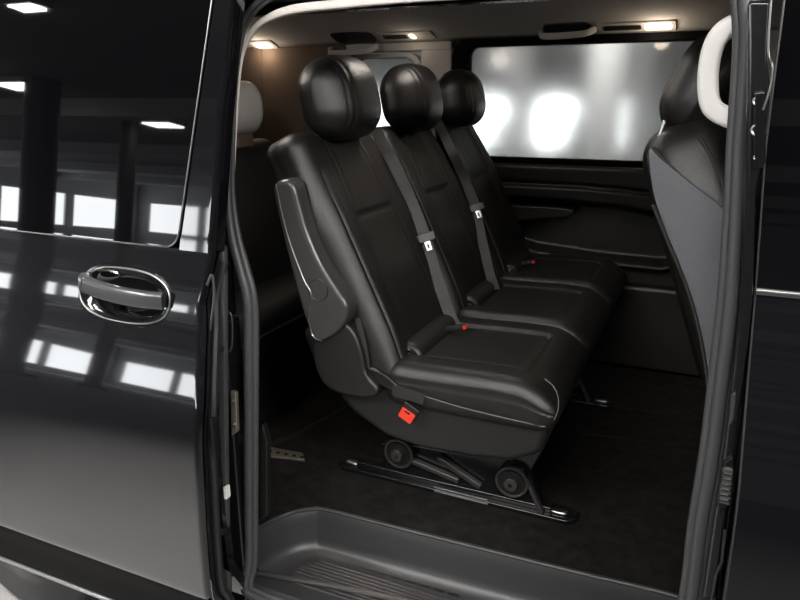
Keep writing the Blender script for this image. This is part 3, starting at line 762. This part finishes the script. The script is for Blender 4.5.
# leg frames
def leg(y0):
    lg = MB()
    P = lambda px, py, dy=0: V((at(px, py, Y=1.64).x, y0+dy, at(px, py, Y=1.64).z))
    lg.prism([P(x, y) for x, y in ((380, 444), (420, 446), (470, 455), (545, 448), (530, 475), (546, 514), (505, 508), (430, 492), (385, 478))], (0, .035, 0))
    o = lg.build('leg_frame', M['steel_black'], bench, bevel=.006)
    for a, b, wd_ in (((413, 458), (460, 478), .016), ((440, 455), (482, 484), .016), ((528, 478), (543, 510), .012)):
        p, q = P(*a, -.012), P(*b, -.012)
        MB().sweep([p, q], rrect(.010, wd_/2, .004, 3), (0, 1, 0)).build('brace', M['plastic_grey'], o, bevel=.002)
    for (px, py) in ((402, 450), (514, 478)):
        c = P(px, py, -.028)
        MB().sweep([c+V((.042*math.cos(q), .004, .042*math.sin(q))) for q in [2*math.pi*k/32 for k in range(32)]], circ(.0048, 8), closed=True).build('pivot_ring', M['plastic_grey'], o)
        MB().disc(c, (0, 1, 0), .036, .03, 32).build('pivot_washer', M['plastic'], o)
        bt = MB(); bt.disc(c+V((0, -.014, 0)), (0, 1, 0), .019, .016, 20); bt.build('pivot_bolt', M['plastic_grey'], o, bevel=.003)
        MB().disc(c+V((0, -.0155, 0)), (0, 1, 0), .006, .003, 6).build('bolt_socket', M['steel_black'], bt and o)
    for k, (pa, pb) in enumerate((((437, 483), (490, 496)), ((437, 487), (490, 500)))):
        MB().sweep([P(*pa, -.022), P(*pb, -.022)], circ(.0026, 8)).build('release_bar', M['metal'], o)
    rl = [V((x, y, 0)) for x, y in rrect(.365, .036, .032, 6, -.575, y0+.016)]
    r = MB().prism(rl, (0, 0, .014)).build('floor_rail', M['steel_black'], bench, bevel=.004)
    for x in (-.90, -.26):
        MB().soft((.05, .026, .012), (.012, .012, .006), (8, 8, 6), lambda p: V((x, y0+.012, .018))+p).build('rail_bolt', M['metal'], r, sharp=180)
    MB().box((-.88, y0-.002, .012), (-.28, y0+.03, .03)).build('rail_channel', M['steel_black'], r, bevel=.004)
leg(1.64); leg(2.42)

# ================================================================== front seat
fs = thing('front_seat', 'black front seat with grey side bolster beside the white pillar handle', 'seat', (.2, 1.62, 0))
RF = math.radians(20); AF = V((-math.sin(RF), 0, math.cos(RF))); NFF = V((math.cos(RF), 0, math.sin(RF)))
o0 = V((.055, 1.64, .50))
def fb(p):
    x, u, z = p; v = z+.27
    tw = 1-.18*sm(.36, .56, v)
    return o0+AF*v+NFF*(x+.09)+V((0, u*tw, 0))+NFF*(-.012*gauss(abs(u)-.15, .005))*(1-sm(-.02, .02, x))
MB().soft((.17, .50, .58), (.06, .07, .07), (20, 56, 50), fb, mix=.3).build('backrest', M['leather'], fs, sharp=180)
sbp = [at(x, y, Y=1.385) for x, y in ((649, 150), (660, 158), (690, 183), (728, 214), (738, 260), (742, 340), (738, 420), (715, 420), (707, 372), (698, 322), (684, 275), (666, 232), (653, 192))]
sbo = MB().prism(smooth(sbp, 3, True), (0, .09, 0)).build('side_bolster', M['leather_cool'], fs, bevel=.018, seg=5, label='grey side bolster')
MB().tube(smooth([at(x, y, Y=1.383) for x, y in ((653, 205), (668, 242), (686, 285), (699, 330), (707, 378), (712, 425))], 5), .0035, 8).build('bolster_edge', M['plastic_grey'], fs)
MB().tube(smooth([at(x, y, Y=1.36) for x, y in ((700, 138), (712, 158), (724, 186), (734, 215))], 5), .004, 8).build('bolster_piping', M['plastic_grey'], fs)
fh = V((-.018, 1.60, 1.126)); t2 = math.radians(-8); fa = V((-math.sin(math.radians(-24)), 0, math.cos(math.radians(-24)))); fn_ = V((math.cos(math.radians(-24)), 0, math.sin(math.radians(-24))))
def ff(p):
    x, u, z = p
    dx = -.005*gauss(abs(u)-.075, .005)
    g_ = -.004*gauss(x-.0, .004)
    return fh+fn_*(x+dx)+V((0, u*(1-.14*sm(.02, .1, z))+math.copysign(g_, u)*sm(.06, .1, abs(u)), 0))+fa*z
fhd = MB().soft((.135, .27, .215), (.06, .075, .08), (30, 50, 40), ff, mix=.3).build('headrest', M['leather'], fs, sharp=180)
for s in (-.12, .06):
    MB().tube([V((-.085, 1.60+s, 1.06)), V((-.10, 1.60+s, 1.0))], .006, 10).build('headrest_post', M['chrome'], fhd)
MB().soft((.50, .50, .16), (.06, .06, .06), (20, 20, 12), lambda p: V((.32, 1.64, .43))+p).build('seat_cushion', M['leather'], fs, sharp=180)
MB().box((.12, 1.44, 0), (.52, 1.84, .37)).build('seat_base', M['plastic'], fs, bevel=.02)

# ================================================================== rear row seat
rs = thing('rear_seat', 'dark rear row seat in shadow behind the near end of the black bench', 'seat', (-1.65, 1.9, 0))
MB().soft((.14, 1.05, .62), (.05, .03, .05), (12, 24, 24), lambda p: V((-1.68, 2.02, .63))+V((p.x-.12*p.z/.31, p.y, p.z))).build('backrest', M['rubber_dark'], rs, sharp=180)
MB().soft((.42, 1.05, .16), (.05, .03, .05), (16, 24, 12), lambda p: V((-1.50, 2.02, .34))+p).build('seat_cushion', M['rubber_dark'], rs, sharp=180)
MB().box((-1.66, 1.52, 0), (-1.34, 2.52, .27)).build('seat_base', M['rubber_dark'], rs, bevel=.01)
p0, p1 = at(256, 319, X=-1.30), at(305, 325, X=-1.30)
MB().tube([V((-1.285, 1.5, .345)), V((-1.285, 2.54, .345))], .006, 8).build('cushion_rail', M['plastic_grey'], rs)
hc = at(238, 108, X=-1.66)
hw = MB().soft((.12, .25, .20), (.055, .08, .09), (18, 28, 24), lambda p: hc+p).build('headrest', M['white'], rs, sharp=180, label='headrest in a white cover')
MB().box(hc+V((-.03, -.05, -.15)), hc+V((.03, .05, -.08))).build('headrest_collar', M['trim_tan'], hw, bevel=.01)
